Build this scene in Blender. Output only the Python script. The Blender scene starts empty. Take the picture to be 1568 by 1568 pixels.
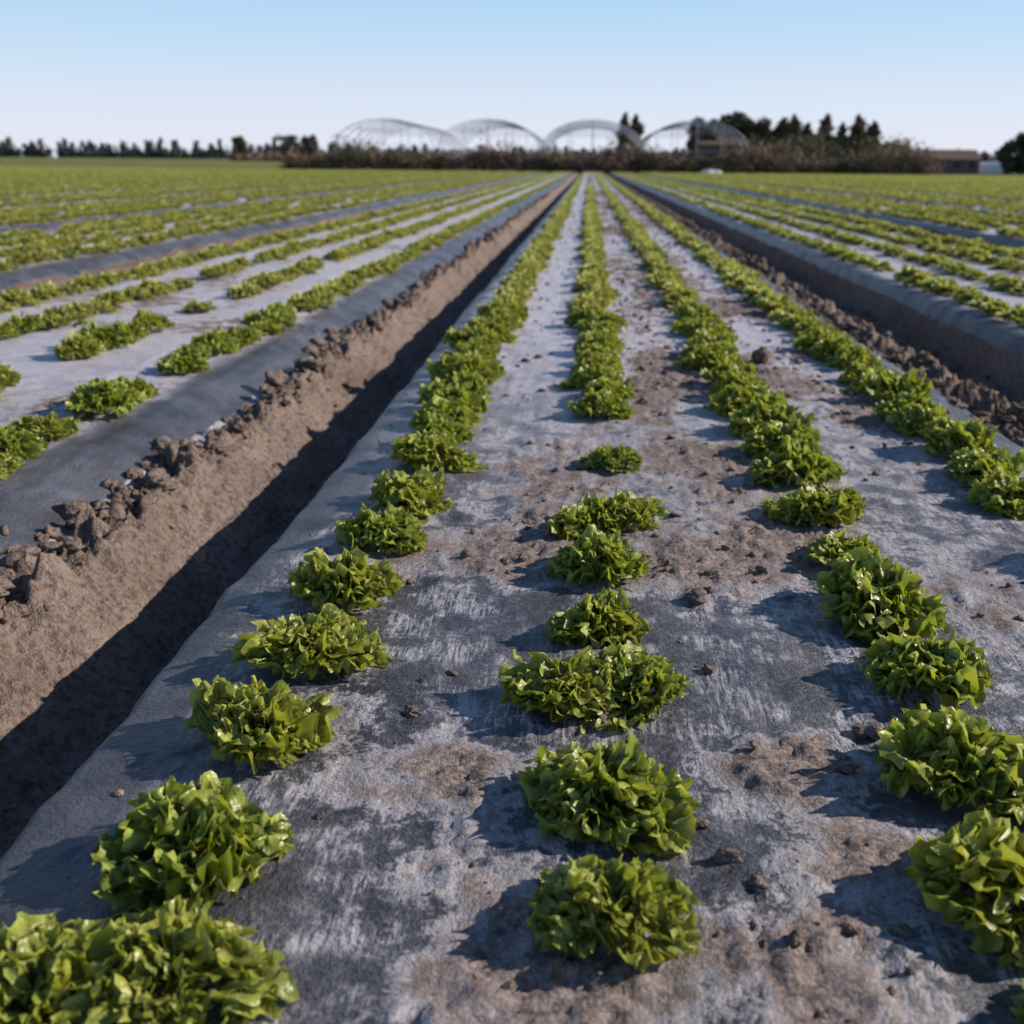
import bpy, math, numpy as np
from mathutils import Matrix, Vector, Euler
rng = np.random.default_rng(7)
scene = bpy.context.scene
R = math.radians

# ------------------------------------------------------------------ helpers
def mesh_np(name, v, f, mat=None, smooth=True, attrs=None, link=True):
    v = np.asarray(v, dtype=np.float32); f = np.asarray(f, dtype=np.int32)
    me = bpy.data.meshes.new(name)
    n = f.shape[1]
    me.vertices.add(len(v)); me.vertices.foreach_set('co', v.ravel())
    me.loops.add(f.size); me.loops.foreach_set('vertex_index', f.ravel())
    me.polygons.add(len(f))
    me.polygons.foreach_set('loop_start', np.arange(0, f.size, n, dtype=np.int32))
    me.polygons.foreach_set('loop_total', np.full(len(f), n, dtype=np.int32))
    me.update(calc_edges=True)
    me.polygons.foreach_set('use_smooth', np.full(len(f), smooth))
    if attrs:
        for k, a in attrs.items():
            at = me.attributes.new(k, 'FLOAT', 'POINT')
            at.data.foreach_set('value', np.asarray(a, dtype=np.float32))
    if mat: me.materials.append(mat)
    ob = bpy.data.objects.new(name, me)
    if link: scene.collection.objects.link(ob)
    return ob

def vnoise(x, y, seed=0):
    r = np.random.default_rng(seed).random((256, 256))
    xi = np.floor(x).astype(int); yi = np.floor(y).astype(int)
    fx = x-xi; fy = y-yi
    fx = fx*fx*fx*(fx*(fx*6-15)+10); fy = fy*fy*fy*(fy*(fy*6-15)+10)
    a = r[xi & 255, yi & 255]; b = r[(xi+1) & 255, yi & 255]
    c = r[xi & 255, (yi+1) & 255]; d = r[(xi+1) & 255, (yi+1) & 255]
    return (a*(1-fx)+b*fx)*(1-fy)+(c*(1-fx)+d*fx)*fy

def fbm(x, y, seed=0, oct=4, gain=.5):
    s = 0; a = 1; t = 0
    for o in range(oct):
        s = s+a*vnoise(x*2**o+17.3*o, y*2**o+5.1*o, seed+o); t += a; a *= gain
    return s/t
def sstep(a, b, x):
    t = np.clip((x-a)/(b-a), 0, 1); return t*t*(3-2*t)

class NT:
    def __init__(s, name):
        s.m = bpy.data.materials.new(name); s.m.use_nodes = True
        s.t = s.m.node_tree; s.t.nodes.clear()
        s.out = s.n('ShaderNodeOutputMaterial')
    def n(s, typ, **kw):
        nd = s.t.nodes.new(typ)
        for k, v in kw.items(): setattr(nd, k, v)
        return nd
    def l(s, a, b): s.t.links.new(a, b)
    def noise(s, vec, scale, detail=3, rough=.55, dist=0):
        nd = s.n('ShaderNodeTexNoise'); nd.inputs['Scale'].default_value = scale
        nd.inputs['Detail'].default_value = detail; nd.inputs['Roughness'].default_value = rough
        nd.inputs['Distortion'].default_value = dist
        if vec is not None: s.l(vec, nd.inputs['Vector'])
        return nd.outputs[0]
    def ramp(s, fac, stops):
        nd = s.n('ShaderNodeValToRGB'); e = nd.color_ramp.elements
        while len(e) < len(stops): e.new(.5)
        for i, (p, c) in enumerate(stops):
            e[i].position = p; e[i].color = (*c, 1) if len(c) == 3 else c
        s.l(fac, nd.inputs[0]); return nd.outputs[0]
    def math(s, op, a, b=None, c=None, clamp=False):
        nd = s.n('ShaderNodeMath', operation=op, use_clamp=clamp)
        for i, v in enumerate((a, b, c)):
            if v is None: continue
            if isinstance(v, (int, float)): nd.inputs[i].default_value = v
            else: s.l(v, nd.inputs[i])
        return nd.outputs[0]
    def mix(s, fac, a, b, blend='MIX'):
        nd = s.n('ShaderNodeMix', data_type='RGBA', blend_type=blend)
        for i, v in ((0, fac), (6, a), (7, b)):
            if isinstance(v, (int, float)): nd.inputs[i].default_value = v
            elif isinstance(v, tuple): nd.inputs[i].default_value = (*v, 1)
            else: s.l(v, nd.inputs[i])
        return nd.outputs[2]
    def map(s, scale=(1, 1, 1), rot=(0, 0, 0)):
        tc = s.n('ShaderNodeTexCoord'); mp = s.n('ShaderNodeMapping')
        mp.inputs['Scale'].default_value = scale; mp.inputs['Rotation'].default_value = rot
        s.l(tc.outputs['Object'], mp.inputs[0]); return mp.outputs[0]
    def bump(s, h, strength=.5, dist=.01, normal=None):
        nd = s.n('ShaderNodeBump'); nd.inputs['Strength'].default_value = strength
        nd.inputs['Distance'].default_value = dist; s.l(h, nd.inputs['Height'])
        if normal is not None: s.l(normal, nd.inputs['Normal'])
        return nd.outputs[0]
    def pbr(s, col, rough=.8, normal=None, spec=.5, metal=0):
        nd = s.n('ShaderNodeBsdfPrincipled')
        if isinstance(col, tuple): nd.inputs['Base Color'].default_value = (*col, 1)
        else: s.l(col, nd.inputs['Base Color'])
        if isinstance(rough, (int, float)): nd.inputs['Roughness'].default_value = rough
        else: s.l(rough, nd.inputs['Roughness'])
        if isinstance(spec, (int, float)): nd.inputs['Specular IOR Level'].default_value = spec
        else: s.l(spec, nd.inputs['Specular IOR Level'])
        nd.inputs['Metallic'].default_value = metal
        if normal is not None: s.l(normal, nd.inputs['Normal'])
        return nd
    def fin(s, sh):
        s.l(sh.outputs[0], s.out.inputs[0]); return s.m

# ------------------------------------------------------------------ materials
def mat_soil():
    t = NT('soil_mat'); v = t.map()
    n1 = t.noise(v, 3, 3); n2 = t.noise(v, 60, 4, .72)
    c = t.ramp(n1, [(.3, (.25, .178, .142)), (.7, (.38, .285, .235))])
    c2 = t.ramp(n2, [(.32, (.40, .38, .37)), (.58, (1.05, 1.05, 1.05))])
    c = t.mix(1.0, c, c2, 'MULTIPLY')
    b = t.bump(n2, 1.0, .020)
    return t.fin(t.pbr(c, .95, b, .1))
def mat_film():
    t = NT('plastic_film_mat')
    v = t.map(); vs = t.map((135, 15, 1), (0, 0, R(4)))
    at = t.n('ShaderNodeAttribute', attribute_name='soil').outputs['Fac']
    far_sheen = t.n('ShaderNodeAttribute', attribute_name='far_sheen').outputs['Fac']
    dirty = t.ramp(at, [(.06, (.0,)*3), (.26, (1,)*3)])
    n1 = t.noise(v, 11, 4, .65); nf = t.noise(v, 95, 4, .75)
    nb = t.noise(v, 3.6, 3, .6)
    st = t.noise(vs, 1, 3, .62, .7)
    m = t.math('ADD', at, t.math('MULTIPLY', t.math('SUBTRACT', n1, .5), 1.0))
    m = t.math('ADD', m, t.math('MULTIPLY', t.math('SUBTRACT', nf, .5), .65))
    soilf = t.ramp(m, [(.50, (0, 0, 0)), (.60, (1, 1, 1))])
    rim = t.math('MULTIPLY', dirty, t.ramp(m, [(.38, (0, 0, 0)), (.48, (1, 1, 1)), (.52, (1, 1, 1)), (.60, (0, 0, 0))]))
    zone = t.ramp(n1, [(.46, (.0,)*3), (.57, (1,)*3)])
    dust = t.math('MULTIPLY', t.ramp(st, [(.46, (0, 0, 0)), (.58, (1, 1, 1))]), t.math('MULTIPLY', dirty, zone))
    spk = t.math('MULTIPLY', t.math('MULTIPLY', dirty, t.ramp(n1, [(.40, (.25,)*3), (.60, (1,)*3)])), t.ramp(nf, [(.48, (0,)*3), (.58, (1,)*3)]))
    film_b = t.ramp(nb, [(.35, (.052, .052, .064)), (.65, (.118, .114, .132))])
    base = t.mix(1.0, film_b, t.ramp(n1, [(.3, (.7,)*3), (.7, (1.3,)*3)]), 'MULTIPLY')
    c = t.mix(t.math('MULTIPLY', spk, .45), base, (.45, .39, .38))
    c = t.mix(t.math('MULTIPLY', dust, .72), c, (.61, .57, .60))
    c = t.mix(t.math('MULTIPLY', rim, .62), c, (.57, .51, .515))
    c = t.mix(t.math('MULTIPLY', far_sheen, t.math('ADD', .44, t.math('MULTIPLY', n1, .65))), c, (.72, .655, .70))
    soilc = t.ramp(nf, [(.38, (.13, .096, .080)), (.62, (.40, .315, .28))])
    c = t.mix(soilf, c, soilc)
    rough = t.math('ADD', t.math('MULTIPLY', soilf, .45), t.math('ADD', .38, t.math('MULTIPLY', dust, .25)))
    spec = t.math('SUBTRACT', .46, t.math('MULTIPLY', soilf, .40))
    b = t.bump(nf, .75, .008)
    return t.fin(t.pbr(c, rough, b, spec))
def mat_leaf(name, hero):
    t = NT(name); v = t.map()
    oi = t.n('ShaderNodeObjectInfo').outputs['Random']
    tip = t.n('ShaderNodeAttribute', attribute_name='tip').outputs['Fac']
    k = 1.0 if hero else 1.35  # far leaf colour brightened to offset self-shadowing of the plants
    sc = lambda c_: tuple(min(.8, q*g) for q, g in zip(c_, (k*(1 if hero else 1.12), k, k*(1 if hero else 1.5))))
    c = t.ramp(tip, [(.0, sc((.15, .17, .055))), (.40, sc((.034, .060, .012))), (.70, sc((.17, .22, .034))), (1, sc((.54, .58, .13)))])  # yellow-green tips are leaf colour; their extra brightness paints highlights on the frills
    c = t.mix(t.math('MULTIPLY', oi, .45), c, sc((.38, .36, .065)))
    b = None
    if hero:
        n1 = t.noise(v, 120, 2)
        c = t.mix(t.ramp(t.noise(v, 42, 2), [(.47, (0,)*3), (.60, (.5,)*3)]), c, (.54, .53, .10))
        b = t.bump(n1, .5, .005)
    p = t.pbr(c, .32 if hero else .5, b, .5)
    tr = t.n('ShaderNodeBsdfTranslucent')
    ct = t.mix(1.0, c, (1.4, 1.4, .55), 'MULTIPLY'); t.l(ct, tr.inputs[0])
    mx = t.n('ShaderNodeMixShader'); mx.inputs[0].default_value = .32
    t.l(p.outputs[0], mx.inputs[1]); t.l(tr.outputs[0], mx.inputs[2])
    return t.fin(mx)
def mat_foliage(name, a, b, sc=.6):
    t = NT(name); v = t.map()
    c = t.ramp(t.noise(v, sc, 3, .7), [(.35, a), (.65, b)])
    return t.fin(t.pbr(c, .8, None, .15))
def mat_simple(name, a, b, sc=5, rough=.8, metal=0):
    t = NT(name); v = t.map()
    c = t.ramp(t.noise(v, sc, 3), [(.3, a), (.7, b)])
    return t.fin(t.pbr(c, rough, None, .4, metal))

M_soil = mat_soil(); M_film = mat_film(); M_leaf = mat_leaf('lettuce_leaf_mat', True); M_leaf2 = mat_leaf('lettuce_leaf_far_mat', False)
M_dark = mat_foliage('dark_foliage_mat', (.05, .055, .036), (.15, .14, .08))
M_dist = mat_foliage('distant_foliage_mat', (.08, .09, .088), (.15, .155, .13))  # lightened grey-green, with aerial haze put into the foliage colour
M_pop = mat_foliage('poplar_foliage_mat', (.055, .055, .032), (.19, .145, .08), .9)
M_scrub = mat_foliage('scrub_foliage_mat', (.14, .095, .072), (.36, .25, .17), .35)
M_hedge = mat_foliage('hedge_foliage_mat', (.09, .078, .045), (.25, .20, .11), .3)
M_bark = mat_simple('bark_mat', (.06, .045, .035), (.14, .11, .09), 8)
M_steel = mat_simple('galvanised_steel_mat', (.36, .38, .42), (.48, .50, .54), 2, .5, .3)
M_roof = mat_simple('roof_tile_mat', (.10, .06, .045), (.18, .11, .08), 3)
M_wall = mat_simple('wall_mat', (.14, .10, .08), (.20, .15, .12), 1)
M_glass = mat_simple('window_mat', (.03, .035, .04), (.06, .07, .08), 1, .15)
M_door = mat_simple('door_mat', (.10, .06, .04), (.14, .09, .06), 3)
M_white = mat_simple('white_plastic_mat', (.65, .66, .68), (.8, .8, .8), 2, .4)
M_wood = mat_simple('wood_mat', (.12, .09, .07), (.2, .16, .12), 6)

# ------------------------------------------------------------------ field relief
PITCH = 2.52; C0 = .27; LSH = .12
PU = np.array([-1.03, -.965, -.915, -.885, -.865, -.82, 0, .80, .86, .92, 1.06, 1.12, 1.30, 1.42, 1.49])
PZ = np.array([-.235, -.225, -.10, -.035, -.006, 0, .006, 0, -.008, -.03, -.105, -.085, -.165, -.225, -.235])
ROWS = [-.65, -.22, .23, .68]
blobs = [(-.14, 1.09, .10, .50), (.25, 1.12, .09, .6), (-.1, 1.82, .16, .5), (.2, 1.78, .16, .5), (.40, 1.95, .15, .4),
         (.22, .77, .12, .35), (.0, .74, .10, .3), (.33, 2.6, .15, .4), (.30, 3.3, .2, .3), (.72, 1.75, .2, .3), (.3, .95, .08, .25)]
def relief(X, Y):
    wob = (fbm(Y*.9, Y*0+3.3, 31, 3)-.5)*.03 + (fbm(Y*6, X*0+9.3, 33, 3)-.5)*.03
    Xs = X - LSH*sstep(-.72, -1.05, X)
    u = (Xs - C0 + 1.03) % PITCH - 1.03
    edge = sstep(.74, .86, np.abs(u))
    uu = np.clip(u + wob*edge*(1+1.0*(u > 0)), -1.03, 1.49)
    z = np.interp(uu, PU, PZ)
    film = (uu > -.905) & (uu < 1.03)
    main = np.exp(-((X-.3)/1.2)**4)
    s = .36 + (fbm(X*2.1, Y*1.3, 41, 4)-.5)*.9
    s = s + main*sstep(.1, .22, X)*sstep(1.3, 1.0, X)*.20*sstep(1.4, 3.5, Y) - main*sstep(.1, -.05, X)*sstep(2, 3.2, Y)*.12
    for bx, by, br, ba in blobs:
        s = s + ba*np.exp(-(((X-bx)/br)**2+((Y-by)/(br*.9))**2))
    s = s - main*.04*sstep(1.7, 1.2, Y)
    s = s - .45*edge*(u < 1.0)
    s = np.clip(s, 0, 1)
    sm = sstep(.40, .62, s + (fbm(X*9, Y*9, 42, 4)-.5)*.6)
    far_sheen = sstep(1.7, 4.5, np.hypot(X, Y))*(1-edge)  # film whitens with camera distance: condensation plus grazing sky reflection painted in
    fine = fbm(X*55, Y*55, 51, 4, .6)-.5
    mid = fbm(X*14, Y*14, 55, 4)-.5
    ft = np.where(film, 1., 0.)
    z = z + (fbm(X*1.5, Y*1.5, 61, 3)-.5)*.03*(1-edge)
    z = z + ft*(sm*(.004+fine*.022+mid*.016) + (1-sm)*((fbm(X*30, Y*4, 57, 3)-.5)*.005+mid*.012))
    ridge = np.exp(-((u-1.09)/.07)**2)+.5*np.exp(-((u+1.0)/.06)**2)
    z = z + (1-ft)*(fine*.026+mid*.045+(fbm(X*4, Y*3, 59, 3)-.5)*.05 + ridge*np.clip(fbm(X*24, Y*24, 66, 3)-.35, 0, 1)*.18)
    return z, film, s, sm, far_sheen

def strip(xs, ys, zoff=0):
    X, Y = np.meshgrid(xs, ys)
    z, film, s, sm, far_sheen = relief(X, Y)
    v = np.stack([X, Y, z+zoff], -1).reshape(-1, 3)
    nx = len(xs); ny = len(ys)
    i = np.arange(nx*ny).reshape(ny, nx)
    f = np.stack([i[:-1, :-1], i[:-1, 1:], i[1:, 1:], i[1:, :-1]], -1).reshape(-1, 4)
    ff = film.reshape(-1)[f].mean(1) > .5
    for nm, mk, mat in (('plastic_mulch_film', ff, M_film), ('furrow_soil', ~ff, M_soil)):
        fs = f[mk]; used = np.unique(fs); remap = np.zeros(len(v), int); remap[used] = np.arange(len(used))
        mesh_np(nm, v[used], remap[fs], mat, True, {'soil': s.reshape(-1)[used], 'far_sheen': far_sheen.reshape(-1)[used]})
def yaxis(y0, y1, dmin, k):
    y = [y0]
    while y[-1] < y1: y.append(y[-1]+max(dmin, k*y[-1]))
    return np.array(y)
YEND = 100
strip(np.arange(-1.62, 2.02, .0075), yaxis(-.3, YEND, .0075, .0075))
def side(a, b):
    base = np.concatenate([np.linspace(-1.03, -.8, 8), np.linspace(-.7, .7, 13), np.linspace(.78, 1.49, 12)[:-1]])
    xs = []
    for k in range(-30, 31): xs += list(base+C0+k*PITCH+(LSH if k < 0 else 0))
    xs = np.array(sorted(xs)); return xs[(xs > a) & (xs < b)]
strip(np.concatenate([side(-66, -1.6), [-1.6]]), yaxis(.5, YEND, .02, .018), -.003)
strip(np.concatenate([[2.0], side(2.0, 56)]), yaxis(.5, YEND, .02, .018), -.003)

def grid_sheet(name, xs, ys, zf, mat):
    X, Y = np.meshgrid(xs, ys); i = np.arange(X.size).reshape(X.shape)
    return mesh_np(name, np.stack([X, Y, zf(X, Y)], -1).reshape(-1, 3),
        np.stack([i[:-1, :-1], i[:-1, 1:], i[1:, 1:], i[1:, :-1]], -1).reshape(-1, 4), mat)
t = NT('ground_mat'); v = t.map()
c = t.ramp(t.noise(v, .02, 3), [(.35, (.10, .09, .05)), (.6, (.07, .09, .03)), (.8, (.16, .12, .08))])
c = t.mix(.5, c, t.ramp(t.noise(v, 1.2, 3), [(.3, (.06, .06, .03)), (.7, (.15, .13, .08))]))
M_ground = t.fin(t.pbr(c, .95, None, .1))
grid_sheet('ground', np.linspace(-2500, 2500, 40), np.linspace(-1000, 4000, 40), lambda X, Y: np.full_like(X, -.34), M_ground)
t = NT('crop_field_mat'); v = t.map(); vs = t.map((.02, .15, 1))
c = t.ramp(t.noise(vs, 1, 3), [(.35, (.15, .14, .04)), (.65, (.28, .25, .08))])
c = t.mix(.4, c, t.ramp(t.noise(v, 2, 4, .7), [(.3, (.06, .08, .02)), (.7, (.22, .24, .06))]))
M_crop = t.fin(t.pbr(c, .9, None, .1))
grid_sheet('crop_field', np.linspace(-360, -22, 160), np.linspace(YEND+1, 330, 160),
    lambda X, Y: -.05+.25*(fbm(X*2, Y*2, 77, 3)-.5)+.006*(Y-100), M_crop)

# ------------------------------------------------------------------ lettuce
def lettuce_mesh(name, seed, nleaf, nr, nt, mat, kk=1.0, cr=1.0):
    r = np.random.default_rng(seed)
    V = []; F = []; T = []; off = 0
    for k in range(nleaf):
        f = (k+.5)/nleaf
        az = k*2.39996+r.normal(0, .4)
        L = .062*r.uniform(.68, 1.18)*(1.0-.12*(1-f))
        p0 = R(-2+50*f**.85+r.normal(0, 11)); p1 = p0+R(r.uniform(10, 50))
        thm = R(r.uniform(44, 66))
        rho = np.linspace(.06, 1, nr)**.75; th = np.linspace(-1, 1, nt)
        RH, TH = np.meshgrid(rho, th, indexing='ij')
        ph = r.uniform(0, 6.28, 8); k1 = r.uniform(3, 5)*kk; k2 = r.uniform(8.5, 13)*kk; k3 = r.uniform(17, 24)*kk
        jag = np.interp(th, np.linspace(-1, 1, 19), r.normal(0, .065, 19))[None, :]*RH
        rm = (1-.22*np.abs(TH)**3)*(1+.05*np.sin(k1*TH*1.3+ph[0])+jag)
        a = TH*thm*(.25+.75*RH**.5)
        amp = 1+.5*np.sin(2.3*TH+ph[6])
        wv = np.sin(k2*TH+ph[3]+1.2*RH+.8*np.sin(3*TH+ph[7]))
        ruf = RH**1.6*.08*np.sin(k1*TH+ph[2]) + RH**2.6*(.14*wv*amp+.07*np.sin(k3*TH+ph[5]))
        q = RH*rm*L*np.cos(a*.9); p = RH*rm*L*np.sin(a)*1.05
        dl = (p1-p0)
        phi = p0+dl*RH
        g_ = q/(L*RH)
        rr = L/dl*(np.cos(p0)-np.cos(phi))*g_; zz = L/dl*(np.sin(phi)-np.sin(p0))*g_
        curl = r.uniform(.0, .2)*sstep(.62, 1.0, RH)**1.3
        d = ruf*L+.22*p*p/L-curl*L
        rr = rr-np.cos(phi)*d+.004+.038*f**.9; zz = zz+np.sin(phi)*d+.018*(1-f**1.5)
        x = rr*np.cos(az)-p*np.sin(az); y = rr*np.sin(az)+p*np.cos(az)
        P = np.stack([x, y, zz], -1)
        # crumpled blade: irregular 3-D displacement, stronger towards the margin
        D = np.zeros_like(P)
        for o in range(6):
            w_ = r.normal(size=3); w_ /= np.linalg.norm(w_); fr = r.uniform(170, 480)*kk**.7
            dv = r.normal(size=3); dv /= np.linalg.norm(dv)
            D += np.sin(P@w_*fr+r.uniform(0, 6.28))[..., None]*dv*(.0034*(260/fr)**.5)
        P = P+D*cr*(.25+.95*RH[..., None]**1.5)
        P[..., 2] = np.maximum(P[..., 2]*1.04, .003+.004*np.sin(TH*9)**2)
        V.append(P.reshape(-1, 3)); T.append(np.clip(RH*.82+.16*wv*RH+.04*np.sin(k3*TH), 0, 1).ravel())
        i = np.arange(nr*nt).reshape(nr, nt)+off
        F.append(np.stack([i[:-1, :-1], i[1:, :-1], i[1:, 1:], i[:-1, 1:]], -1).reshape(-1, 4)); off += nr*nt
    V = np.concatenate(V)
    an = np.arctan2(V[:, 1], V[:, 0]); ph = r.uniform(0, 6.28, 3)
    V[:, :2] *= (1+.10*np.sin(2*an+ph[0])+.09*np.sin(3*an+ph[1])+.06*np.sin(5*an+ph[2]))[:, None]
    V[:, 2] *= 1+.10*np.sin(2*an+ph[1])+.08*np.sin(3*an+ph[0])
    V[:, :2] *= .095/np.percentile(np.hypot(V[:, 0], V[:, 1]), 98)
    return mesh_np(name, V, np.concatenate(F), mat, True, {'tip': np.concatenate(T)}, link=False).data
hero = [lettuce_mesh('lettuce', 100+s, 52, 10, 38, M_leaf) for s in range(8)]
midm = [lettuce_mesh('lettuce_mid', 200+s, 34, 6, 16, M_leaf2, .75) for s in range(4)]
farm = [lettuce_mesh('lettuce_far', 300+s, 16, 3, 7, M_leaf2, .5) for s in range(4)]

def gz(x, y):
    return float(relief(np.array([float(x)]), np.array([float(y)]))[0][0])
plants = []   # x,y,diam
r1 = [(-.45, .69, .165), (-.345, .72, .165), (-.388, .89, .18), (-.39, 1.13, .175), (-.38, 1.36, .175), (-.391, 1.60, .175), (-.37, 1.86, .17), (-.36, 2.1, .18), (-.37, 2.42, .19), (-.37, 2.60, .17), (-.38, 2.82, .19), (-.38, 3.0, .18)]
r2 = [(.05, .59, .12), (.048, .82, .14), (.037, 1.02, .185), (-.01, 1.27, .155), (.08, 1.285, .155), (.035, 1.49, .135), (.042, 1.73, .16), (.025, 1.97, .15), (.09, 2.0, .14), (.077, 2.43, .14), (.06, 2.98, .17), (.08, 3.18, .17), (.05, 3.38, .18)]
r3 = [(.44, .70, .16), (.43, .89, .17), (.455, 1.10, .19), (.50, 1.36, .18), (.49, 1.61, .2), (.50, 1.86, .15), (.48, 2.10, .17), (.545, 2.16, .15), (.50, 2.38, .19), (.51, 2.60, .19), (.5, 2.83, .19)]
r4 = [(.93, 1.50, .17), (.93, 1.86, .17), (.955, 2.25, .19), (.96, 2.45, .18), (.97, 2.68, .19), (.95, 2.88, .18)]
for r_ in (r1, r2, r3, r4): plants += r_
def cont(xr, y0, y1, gap=.05, dy=.20, big=1.0):
    y = y0; out = []; skip = 0
    while y < y1:
        if skip <= 0 and rng.random() < gap: skip = rng.integers(1, 3)
        if skip <= 0: out.append((xr+rng.normal(0, .02), y+rng.normal(0, .025), rng.uniform(.155, .215)*big))
        else: skip -= 1
        y += dy*rng.uniform(.88, 1.12)
    return out
for xr, y0 in ((-.38, 3.2), (.05, 3.58), (.50, 3.03), (.96, 3.08)): plants += cont(xr, y0, YEND-1, .02, .19)
for b in range(-26, 23):
    if b == 0: continue
    for ro in ROWS:
        xr = C0+b*PITCH+ro*1.08+rng.normal(0, .01)+(LSH if b < 0 else 0)
        y0 = max(.8, (abs(xr)-1.5)/(.68 if xr < 0 else .58))
        plants += cont(xr, y0+rng.uniform(0, .2), YEND-1, .08 if b == -1 else .04, .20, .97)
plants = np.array(plants)
d = np.hypot(plants[:, 0], plants[:, 1])
near = plants[d < 5.0]; mid = plants[(d >= 5.0) & (d < 18)]; far = plants[d >= 18]
k = 0
for x, y, dm in near:
    ob = bpy.data.objects.new('lettuce', hero[k % 8]); k += 1
    scene.collection.objects.link(ob)
    s = dm/.19*1.0
    ob.location = (x, y, gz(x, y)-.004)
    ob.rotation_euler = (rng.normal(0, .08), rng.normal(0, .08), rng.uniform(0, 6.28))
    ob.scale = (s, s*rng.uniform(.9, 1.1), s*rng.uniform(.9, 1.15))
def real_sources(meshes, arr, name):
    obs = []
    for j, m in enumerate(meshes):
        x, y, dm = arr[j]
        ob = bpy.data.objects.new(name, m); scene.collection.objects.link(ob)
        s = dm/.19; ob.location = (x, y, gz(x, y)-.004); ob.scale = (s, s, s); obs.append(ob)
    return obs, arr[len(meshes):]
def gn_instance(name, arr, obs):
    z = relief(arr[:, 0], arr[:, 1])[0]
    me = bpy.data.meshes.new(name); me.vertices.add(len(arr))
    me.vertices.foreach_set('co', np.stack([arr[:, 0], arr[:, 1], z-.004], -1).astype(np.float32).ravel())
    a = me.attributes.new('rot', 'FLOAT_VECTOR', 'POINT')
    rot = np.stack([rng.normal(0, .07, len(arr)), rng.normal(0, .07, len(arr)), rng.uniform(0, 6.28, len(arr))], -1)
    a.data.foreach_set('vector', rot.astype(np.float32).ravel())
    a = me.attributes.new('scl', 'FLOAT', 'POINT'); a.data.foreach_set('value', (arr[:, 2]/.19).astype(np.float32))
    a = me.attributes.new('idx', 'INT', 'POINT'); a.data.foreach_set('value', rng.integers(0, len(obs), len(arr)).astype(np.int32))
    ob = bpy.data.objects.new(name, me); scene.collection.objects.link(ob)
    ng = bpy.data.node_groups.new(name+'_nodes', 'GeometryNodeTree')
    ng.interface.new_socket('Geometry', in_out='INPUT', socket_type='NodeSocketGeometry')
    ng.interface.new_socket('Geometry', in_out='OUTPUT', socket_type='NodeSocketGeometry')
    N = ng.nodes; L = ng.links
    gi = N.new('NodeGroupInput'); go = N.new('NodeGroupOutput'); iop = N.new('GeometryNodeInstanceOnPoints')
    jn = N.new('GeometryNodeJoinGeometry')
    for o in obs:
        n = N.new('GeometryNodeObjectInfo'); n.transform_space = 'ORIGINAL'
        n.inputs['Object'].default_value = o; n.inputs['As Instance'].default_value = True
        L.new(n.outputs['Geometry'], jn.inputs[0])
    def na(nm, ty):
        n = N.new('GeometryNodeInputNamedAttribute'); n.data_type = ty; n.inputs['Name'].default_value = nm
        return n.outputs['Attribute']
    e = N.new('FunctionNodeEulerToRotation'); L.new(na('rot', 'FLOAT_VECTOR'), e.inputs[0])
    L.new(gi.outputs[0], iop.inputs['Points']); L.new(jn.outputs[0], iop.inputs['Instance'])
    iop.inputs['Pick Instance'].default_value = True
    L.new(na('idx', 'INT'), iop.inputs['Instance Index']); L.new(e.outputs[0], iop.inputs['Rotation'])
    L.new(na('scl', 'FLOAT'), iop.inputs['Scale']); L.new(iop.outputs[0], go.inputs[0])
    md = ob.modifiers.new('instances', 'NODES'); md.node_group = ng
    return ob
so, mid = real_sources(midm, mid, 'lettuce'); gn_instance('lettuce_rows', mid, so)
so, far = real_sources(farm, far, 'lettuce'); gn_instance('lettuce_rows', far, so)
print('plants', len(near), len(mid), len(far))

# ------------------------------------------------------------------ clods
import bmesh
def ico(sub):
    bm = bmesh.new(); bmesh.ops.create_icosphere(bm, subdivisions=sub, radius=1)
    v = np.array([x.co[:] for x in bm.verts]); f = np.array([[q.index for q in p.verts] for p in bm.faces]); bm.free(); return v, f
def clods(name, pts, seed):
    tm = {2: ico(2), 3: ico(3)}; r = np.random.default_rng(seed)
    P = np.array(pts); z = relief(P[:, 0], P[:, 1])[0]
    V = []; F = []; off = 0
    for (x, y, s), zz in zip(pts, z):
        v0, f0 = tm[3 if (s/max(y, .6) > .006) else 2]
        n = v0.copy(); w = r.normal(0, 1.6, (5, 3)); ph = r.uniform(0, 6, 5)
        dsp = 1+.30*np.sin(n@w[0]*1.3+ph[0])+.22*np.sin(n@w[1]*2.4+ph[1])+.16*np.sin(n@w[2]*4+ph[2])
        dsp = dsp-.14*np.abs(np.sin(n@w[3]*5+ph[3]))-.10*np.abs(np.sin(n@w[4]*8+ph[4]))
        n = n*dsp[:, None]*np.array([r.uniform(.7, 1.3), r.uniform(.7, 1.3), r.uniform(.5, .9)])*s
        V.append(n+np.array([x, y, zz+.2*s])); F.append(f0+off); off += len(v0)
    mesh_np(name, np.concatenate(V), np.concatenate(F), M_soil, True)
pts = []
def ridge_x(y): return C0-PITCH+LSH+1.06+.03*math.sin(y*2.3)
for _ in range(400):     # clusters of clods along the shoulder of the left furrow
    yc = 1+rng.random()**1.3*28; big = rng.uniform(.6, 1.7)
    for _ in range(rng.integers(2, 8)):
        pts.append((ridge_x(yc)+rng.normal(0, .03), yc+rng.normal(0, .035), rng.uniform(.007, .024)*big))
for _ in range(900):
    y = rng.uniform(.8, 25); pts.append((rng.uniform(-1.08, -.66), y, rng.uniform(.002, .011)))
for _ in range(1100):
    y = rng.uniform(1, 25); pts.append((C0+1.05+rng.normal(0, .05), y, rng.uniform(.008, .026)))
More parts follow.
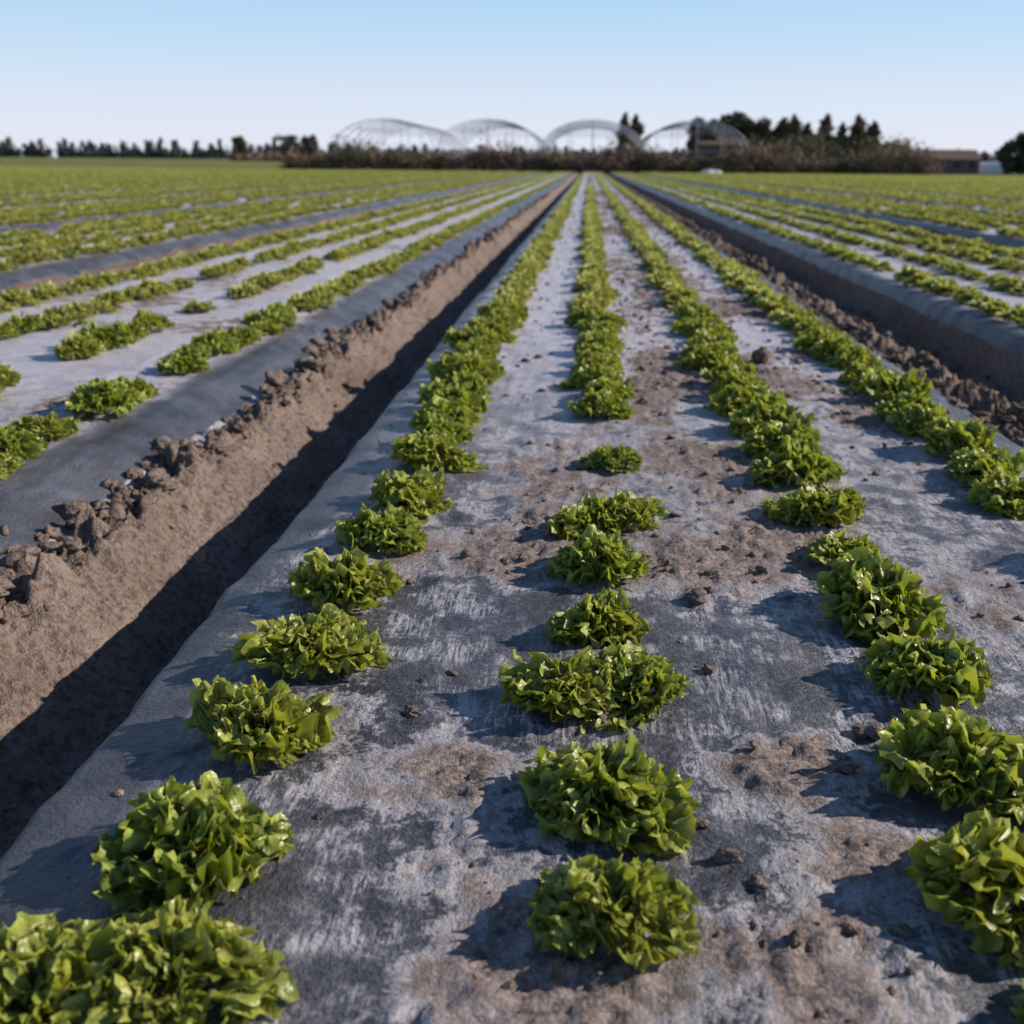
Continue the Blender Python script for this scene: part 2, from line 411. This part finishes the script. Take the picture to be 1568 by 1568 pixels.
for _ in range(700):
    y = rng.uniform(1, 25); pts.append((rng.uniform(1.2, 1.85), y, rng.uniform(.005, .024)))
clods('furrow_soil_clods', pts, 5)
pts = []
tries = rng.uniform([-.57, .45], [1.1, 6], (10000, 2))
sm_ = relief(tries[:, 0], tries[:, 1])[3]
for (x, y), sm in zip(tries, sm_):
    if rng.random() < .05+.34*sm: pts.append((x, y, .0018+.009*rng.random()**4+(.006 if rng.random() < .015 else 0)))
tries = rng.uniform([-.57, 3], [1.1, 30], (4200, 2))
for x, y in tries:
    if rng.random() < (.25 if x < .1 else .8): pts.append((x, y, .005+.013*rng.random()**2))
for x, y, s in [(-.13, 2.62, .016), (-.13, 3.3, .012), (.2, 1.63, .02), (-.13, 1.77, .014), (-.1, 1.78, .011), (.14, .99, .008), (.38, 1.21, .018),
                (.17, .93, .012), (.24, 2.75, .014), (.27, .83, .009), (.32, .70, .013), (.19, .89, .008), (.66, 3.9, .04), (.55, 3.2, .02), (-.29, 1.68, .010), (.2, 2.05, .012), (.24, 1.75, .011)]:
    pts.append((x, y, s))
clods('bed_soil_clods', pts, 6)

# ------------------------------------------------------------------ background
def tube(p, q, r0, r1=None, n=6):
    r1 = r0 if r1 is None else r1
    p = np.array(p, float); q = np.array(q, float); d_ = q-p; d_ /= np.linalg.norm(d_)
    a = np.cross(d_, [0, 0, 1] if abs(d_[2]) < .9 else [1, 0, 0]); a /= np.linalg.norm(a); b = np.cross(d_, a)
    an = np.arange(n)*2*np.pi/n; c = np.cos(an)[:, None]*a+np.sin(an)[:, None]*b
    v = np.concatenate([p+c*r0, q+c*r1]); i = np.arange(n); j = (i+1) % n
    return v, np.stack([i, j, j+n, i+n], -1)
class Acc:
    def __init__(s): s.V = []; s.F = []; s.o = 0
    def add(s, v, f): s.V.append(v); s.F.append(f+s.o); s.o += len(v)
    def tube(s, *a, **k): s.add(*tube(*a, **k))
    def box(s, c, d):
        x, y, z = np.array(d)/2
        v = np.array([[i, j, k] for i in (-x, x) for j in (-y, y) for k in (-z, z)])+np.array(c)
        s.add(v, np.array([[0, 1, 3, 2], [4, 6, 7, 5], [0, 4, 5, 1], [2, 3, 7, 6], [0, 2, 6, 4], [1, 5, 7, 3]]))
    def make(s, name, mat, smooth=False, parent=None):
        ob = mesh_np(name, np.concatenate(s.V), np.concatenate(s.F), mat, smooth)
        if parent: ob.parent = parent
        return ob
def leafcloud(acc, c, rad, n, size, r=rng, shell=.45):
    dv = r.normal(size=(n, 3)); dv /= np.linalg.norm(dv, axis=1)[:, None]
    rr = (shell+(1-shell)*r.random(n))*(1+.15*r.normal(size=n))
    p = dv*rr[:, None]*np.array(rad)+np.array(c)
    a = r.normal(size=(n, 3)); a /= np.linalg.norm(a, axis=1)[:, None]
    b = np.cross(a, r.normal(size=(n, 3))); b /= np.linalg.norm(b, axis=1)[:, None]
    s = size*r.uniform(.5, 1.3, n)[:, None]
    v = np.stack([p-a*s-b*s*.6, p+a*s-b*s*.6, p+a*s*.8+b*s*.6, p-a*s*.6+b*s*.7], 1).reshape(-1, 3)
    acc.add(v, np.arange(4*n).reshape(n, 4))
def poplar(x, y, h, w, mat=M_pop):
    e = bpy.data.objects.new('poplar_tree', None); scene.collection.objects.link(e); e.location = (x, y, -.3)
    t_ = Acc(); t_.tube((0, 0, 0), (0, 0, h*.5), .2, .13); t_.tube((0, 0, h*.5), (0, 0, h*.95), .13, .03)
    for k in range(10):
        z = h*(.15+.07*k); a = k*2.4; t_.tube((0, 0, z), (math.cos(a)*w*.35, math.sin(a)*w*.35, z+h*.13), .05, .015)
    t_.make('trunk', M_bark, parent=e)
    c_ = Acc(); nb = 26
    for k in range(nb):
        f = k/(nb-1); z = h*(.06+.88*f); ww = w*.5*min(1, 4.5*(1.03-f))**.6*min(1, .75+f)*rng.uniform(.85, 1.2)
        a = rng.uniform(0, 6.28)
        leafcloud(c_, (math.cos(a)*ww*.3, math.sin(a)*ww*.3, z), (ww*.85, ww*.85, h*.08), 120, .18, shell=.2)
    c_.make('crown', mat, parent=e); return e
def broad(x, y, h, w, mat=M_dark, name='broadleaf_tree'):
    e = bpy.data.objects.new(name, None); scene.collection.objects.link(e); e.location = (x, y, -.3)
    t_ = Acc(); t_.tube((0, 0, 0), (0, 0, h*.45), .25, .16)
    for k in range(7):
        a = k*2.4; t_.tube((0, 0, h*.3), (math.cos(a)*w*.3, math.sin(a)*w*.3, h*.7), .09, .02)
    t_.make('trunk', M_bark, parent=e)
    c_ = Acc()
    for k in range(30):
        a = rng.uniform(0, 6.28); q = rng.random()**.6; z = h*(.10+.80*rng.random()); ww = w*.5*q*(1-.35*max(0, z/h-.5))
        leafcloud(c_, (math.cos(a)*ww*.85, math.sin(a)*ww*.85, z), (w*.22, w*.22, h*.12), 130, .2)
    c_.make('crown', mat, parent=e); return e
PX = lambda px, Y: (px-900)/1684*Y
for px, top, Y, w in ((951, 180, 128, 1.3), (968, 182, 130, 1.6), (1057, 190, 122, 1.4), (1186, 186, 128, 2.0), (1203, 181, 127, 1.8), (1224, 192, 133, 1.3), (1250, 179, 128, 1.7), (1274, 192, 134, 1.3), (1297, 180, 129, 1.8), (1320, 189, 131, 1.6)):
    poplar(PX(px, Y), Y, (256-top)/1770*Y+1.0, w*1.15)
for px, top, Y, w in ((1066, 186, 125, 3.0), (1085, 188, 125, 3.4), (1112, 176, 130, 4.6), (1135, 182, 128, 4), (1155, 185, 128, 4.0), (1175, 190, 131, 3.4), (1205, 208, 131, 3.8), (1235, 210, 130, 4.2), (1265, 208, 130, 4.2), (1300, 208, 130, 4.2), (1330, 222, 130, 3.6), (360, 218, 260, 4.5), (435, 214, 260, 6.5), (468, 214, 262, 4)):
    broad(PX(px, Y), Y, (257-top)/1770*Y+1.0, w)
for px, top, Y, w in ((1518, 222, 180, 3), (1540, 212, 182, 4), (1562, 210, 180, 4), (1590, 214, 182, 5)):
    broad(PX(px, Y), Y, (264-top)/1770*Y+1.0, w)
a_ = Acc(); x = -330
while x < 330:
    Y = 400+rng.uniform(-6, 6); h = rng.uniform(6.0, 8.4) if x < -90 else rng.uniform(4, 7); w = rng.uniform(2.6, 4.2)
    for k in range(5):
        f = k/4; leafcloud(a_, (x+rng.normal(0, .25), Y, h*(.1+.8*f)), (w*.5*(1.25-.75*f), 1.5, h*.16), 70, .42, shell=.1)
    leafcloud(a_, (x+1.5, Y, 2.6), (3.2, 1.5, 3.1), 240, .5, shell=.1)
    x += rng.uniform(2.4, 3.8)
for _ in range(60):
    x = rng.uniform(-330, -80); leafcloud(a_, (x, 395, 1.8), (5, 1.5, 2.2), 200, .5, shell=.1)
a_.make('distant_tree_line', M_dist)
a_ = Acc(); h_ = Acc()
for _ in range(400):
    x = rng.uniform(-29, 32); Y = rng.uniform(103, 106); hh = rng.uniform(1.5, 3.1)*(1.0+.2*math.sin(x*.5))
    if -29 < x < -24: hh *= .7
    acc = a_ if fbm(np.array([x*.25]), np.array([1.]), 5, 2)[0] > .46 else h_
    leafcloud(acc, (x, Y, hh*.45-.3), (rng.uniform(.8, 1.7), .8, hh*.55), 130, .11, shell=.1)
for _ in range(170):
    x = rng.uniform(12, 34); Y = rng.uniform(118, 124); hh = rng.uniform(2.6, 4.6)
    leafcloud(h_, (x, Y, hh*.45-.3), (rng.uniform(1, 1.8), .8, hh*.55), 140, .15, shell=.1)
for _ in range(90):
    x = rng.uniform(-75, -28); Y = rng.uniform(230, 240); hh = rng.uniform(2, 4)
    leafcloud(a_, (x, Y, hh*.45-.3), (rng.uniform(1.5, 3), 1.2, hh*.55), 80, .3, shell=.2)
for _ in range(110):
    x = rng.uniform(33, 110); Y = rng.uniform(215, 225); hh = rng.uniform(1.5, 3.0)
    leafcloud(h_, (x, Y, hh*.45-.3), (rng.uniform(1.5, 3), 1.2, hh*.55), 80, .3, shell=.2)
a_.make('dry_scrub', M_scrub); h_.make('hedge', M_hedge)
# hoop greenhouses
for cx in (-20.2, -9.9, .3, 10.3):
    g_ = Acc(); W = 4.95; H0 = 2.2; HT = 2.85; y0 = 108
    def hp(a, y): return (cx-W*math.cos(a), y, H0-.3+HT*math.sin(a)**.9)
    nh = 7; DY = 4.0; yl = y0+(nh-1)*DY
    for k in range(nh):
        y = y0+k*DY
        g_.tube((cx-W, y, -.3), (cx-W, y, H0-.3), .05); g_.tube((cx+W, y, -.3), (cx+W, y, H0-.3), .05)
        prev = hp(0, y)
        for s in range(1, 19):
            cur = hp(math.pi*s/18, y); g_.tube(prev, cur, .046, n=5); prev = cur
        if k == 0 or k == nh-1:
            g_.tube((cx-W, y, H0-.3), (cx+W, y, H0-.3), .035)
            for xx in (-2.4, 0, 2.4): g_.tube((cx+xx, y, -.3), hp(math.acos(-xx/W), y), .035)
        if k % 2 == 0: g_.tube(hp(math.pi*4/18, y), hp(math.pi*14/18, y), .022, n=4)
    for s in (2, 5, 9, 13, 16):
        g_.tube(hp(math.pi*s/18, y0), hp(math.pi*s/18, yl), .022, n=4)
    for xx in (-W, W): g_.tube((cx+xx, y0, H0-.3), (cx+xx, yl, H0-.3), .035, n=5)
    g_.make('hoop_greenhouse_frame', M_steel)
def house(name, x, y, w, dpt, hw, hr, wallm, roofm, rot=0):
    e = bpy.data.objects.new(name, None); scene.collection.objects.link(e); e.location = (x, y, -.32); e.rotation_euler[2] = rot
    a = Acc(); a.box((0, 0, hw/2), (w, dpt, hw)); a.make('walls', wallm, parent=e)
    ov = .35
    v = np.array([[-w/2-ov, -dpt/2-ov, hw+.01], [w/2+ov, -dpt/2-ov, hw+.01], [w/2+ov, dpt/2+ov, hw+.01], [-w/2-ov, dpt/2+ov, hw+.01],
                  [-w/2-ov, 0, hw+hr], [w/2+ov, 0, hw+hr]])
    me = bpy.data.meshes.new('roof'); me.from_pydata(v.tolist(), [], [(0, 1, 5, 4), (2, 3, 4, 5), (0, 4, 3), (1, 2, 5), (0, 3, 2, 1)]); me.materials.append(roofm)
    ro = bpy.data.objects.new('roof', me); scene.collection.objects.link(ro); ro.parent = e
    a = Acc(); n = max(2, int(w/2.5))
    for k in range(n):
        xx = -w/2+w*(k+.5)/n
        if k != n//2: a.box((xx, -dpt/2-.02, hw*.6), (.9, .08, .9))
    a.make('windows', M_glass, parent=e)
    a = Acc(); a.box((-w/2+w*(n//2+.5)/n, -dpt/2-.02, 1.0), (1.0, .08, 2.0)); a.make('door', M_door, parent=e)
house('farmhouse', PX(1417, 205), 205, 13, 7, 2.4, 1.7, M_wall, M_roof)
house('storage_shed', PX(1096, 114), 114, 3.9, 3, 3.0, .4, M_wall, M_door)
x0 = PX(1518, 200); n = 14
pr = np.array([[x0-2.6*math.cos(math.pi*k/n), 0, -.3+2.0*math.sin(math.pi*k/n)] for k in range(n+1)])
V = np.concatenate([pr+[0, 200, 0], pr+[0, 212, 0]])
me = bpy.data.meshes.new('polytunnel'); me.from_pydata(V.tolist(), [], [(k, k+1, k+n+2, k+n+1) for k in range(n)]+[tuple(range(n+1))]); me.materials.append(M_white)
scene.collection.objects.link(bpy.data.objects.new('polytunnel', me))
a = Acc(); px = PX(512, 107); a.tube((px, 107, -.3), (px, 107, 3.4), .09, .07, n=8); a.tube((px-.6, 107, 3.1), (px+.6, 107, 3.1), .04)
a.make('utility_pole', M_wood)
a = Acc(); a.tube((.06, 33, -.05), (.06, 33, .25), .02, n=8); a.box((.06, 32.97, .24), (.16, .02, .16)); a.make('row_marker_stake', M_white)
v0, f0 = ico(3); n0 = v0*(1+.2*np.sin(v0@np.array([3, 5, 2.]))+.1*np.sin(v0@np.array([9, -7, 8.])))[:, None]*np.array([1.0, .8, .35])+np.array([PX(1085, 101), 101.5, -.05])
mesh_np('crumpled_film_heap', n0, f0, M_white)

# ------------------------------------------------------------------ light, sky, camera
EL = 28; AZ = 12
sd = Vector((math.cos(R(EL))*math.cos(R(AZ)), math.cos(R(EL))*math.sin(R(AZ)), math.sin(R(EL))))
sun = bpy.data.lights.new('sun', 'SUN'); sun.energy = 5.0; sun.angle = R(.53); sun.color = (1, .94, .86)
so_ = bpy.data.objects.new('sun', sun); scene.collection.objects.link(so_); so_.rotation_euler = sd.to_track_quat('Z', 'Y').to_euler()
w = bpy.data.worlds.new('World'); scene.world = w; w.use_nodes = True
nt = w.node_tree; bg = nt.nodes['Background']
sky = nt.nodes.new('ShaderNodeTexSky'); sky.sky_type = 'NISHITA'; sky.sun_disc = False
sky.sun_elevation = R(EL); sky.sun_rotation = R(90-AZ); sky.air_density = 1.0; sky.dust_density = .6; sky.ozone_density = 2.0
tc = nt.nodes.new('ShaderNodeTexCoord'); sp = nt.nodes.new('ShaderNodeSeparateXYZ'); nt.links.new(tc.outputs['Generated'], sp.inputs[0])
cr = nt.nodes.new('ShaderNodeValToRGB'); nt.links.new(sp.outputs['Z'], cr.inputs[0]); e = cr.color_ramp.elements
# sky gradient by elevation, upper part darkened to cut ambient fill
stops = [(0.0, (.84, .86, .98)), (.05, (.74, .82, .98)), (.11, (.53, .75, .98)), (.17, (.38, .66, .96)), (.33, (.10, .22, .46)), (1.0, (.03, .065, .16))]
while len(e) < len(stops): e.new(.5)
for i_, (p_, c_) in enumerate(stops): e[i_].position = p_; e[i_].color = (*c_, 1)
sc_ = nt.nodes.new('ShaderNodeVectorMath'); sc_.operation = 'SCALE'; sc_.inputs['Scale'].default_value = 1/.1; nt.links.new(cr.outputs[0], sc_.inputs[0])
mx = nt.nodes.new('ShaderNodeMix'); mx.data_type = 'RGBA'; mx.inputs[0].default_value = .88
nt.links.new(sky.outputs[0], mx.inputs[6]); nt.links.new(sc_.outputs[0], mx.inputs[7])
nt.links.new(mx.outputs[2], bg.inputs[0]); bg.inputs[1].default_value = .1

cam = bpy.data.cameras.new('camera'); co = bpy.data.objects.new('camera', cam); scene.collection.objects.link(co)
cam.sensor_width = 36; cam.lens = 36.7; cam.clip_start = .02; cam.clip_end = 6000
co.matrix_world = Matrix.Translation((0, 0, .70)) @ Matrix.Rotation(R(3.85), 4, 'Z') @ Matrix.Rotation(R(90-18.45), 4, 'X') @ Matrix.Rotation(R(.5), 4, 'Z')
cam.dof.use_dof = True; cam.dof.focus_distance = 1.5; cam.dof.aperture_fstop = 5.0
scene.camera = co
scene.view_settings.view_transform = 'Standard'; scene.view_settings.look = 'None'; scene.view_settings.exposure = 0
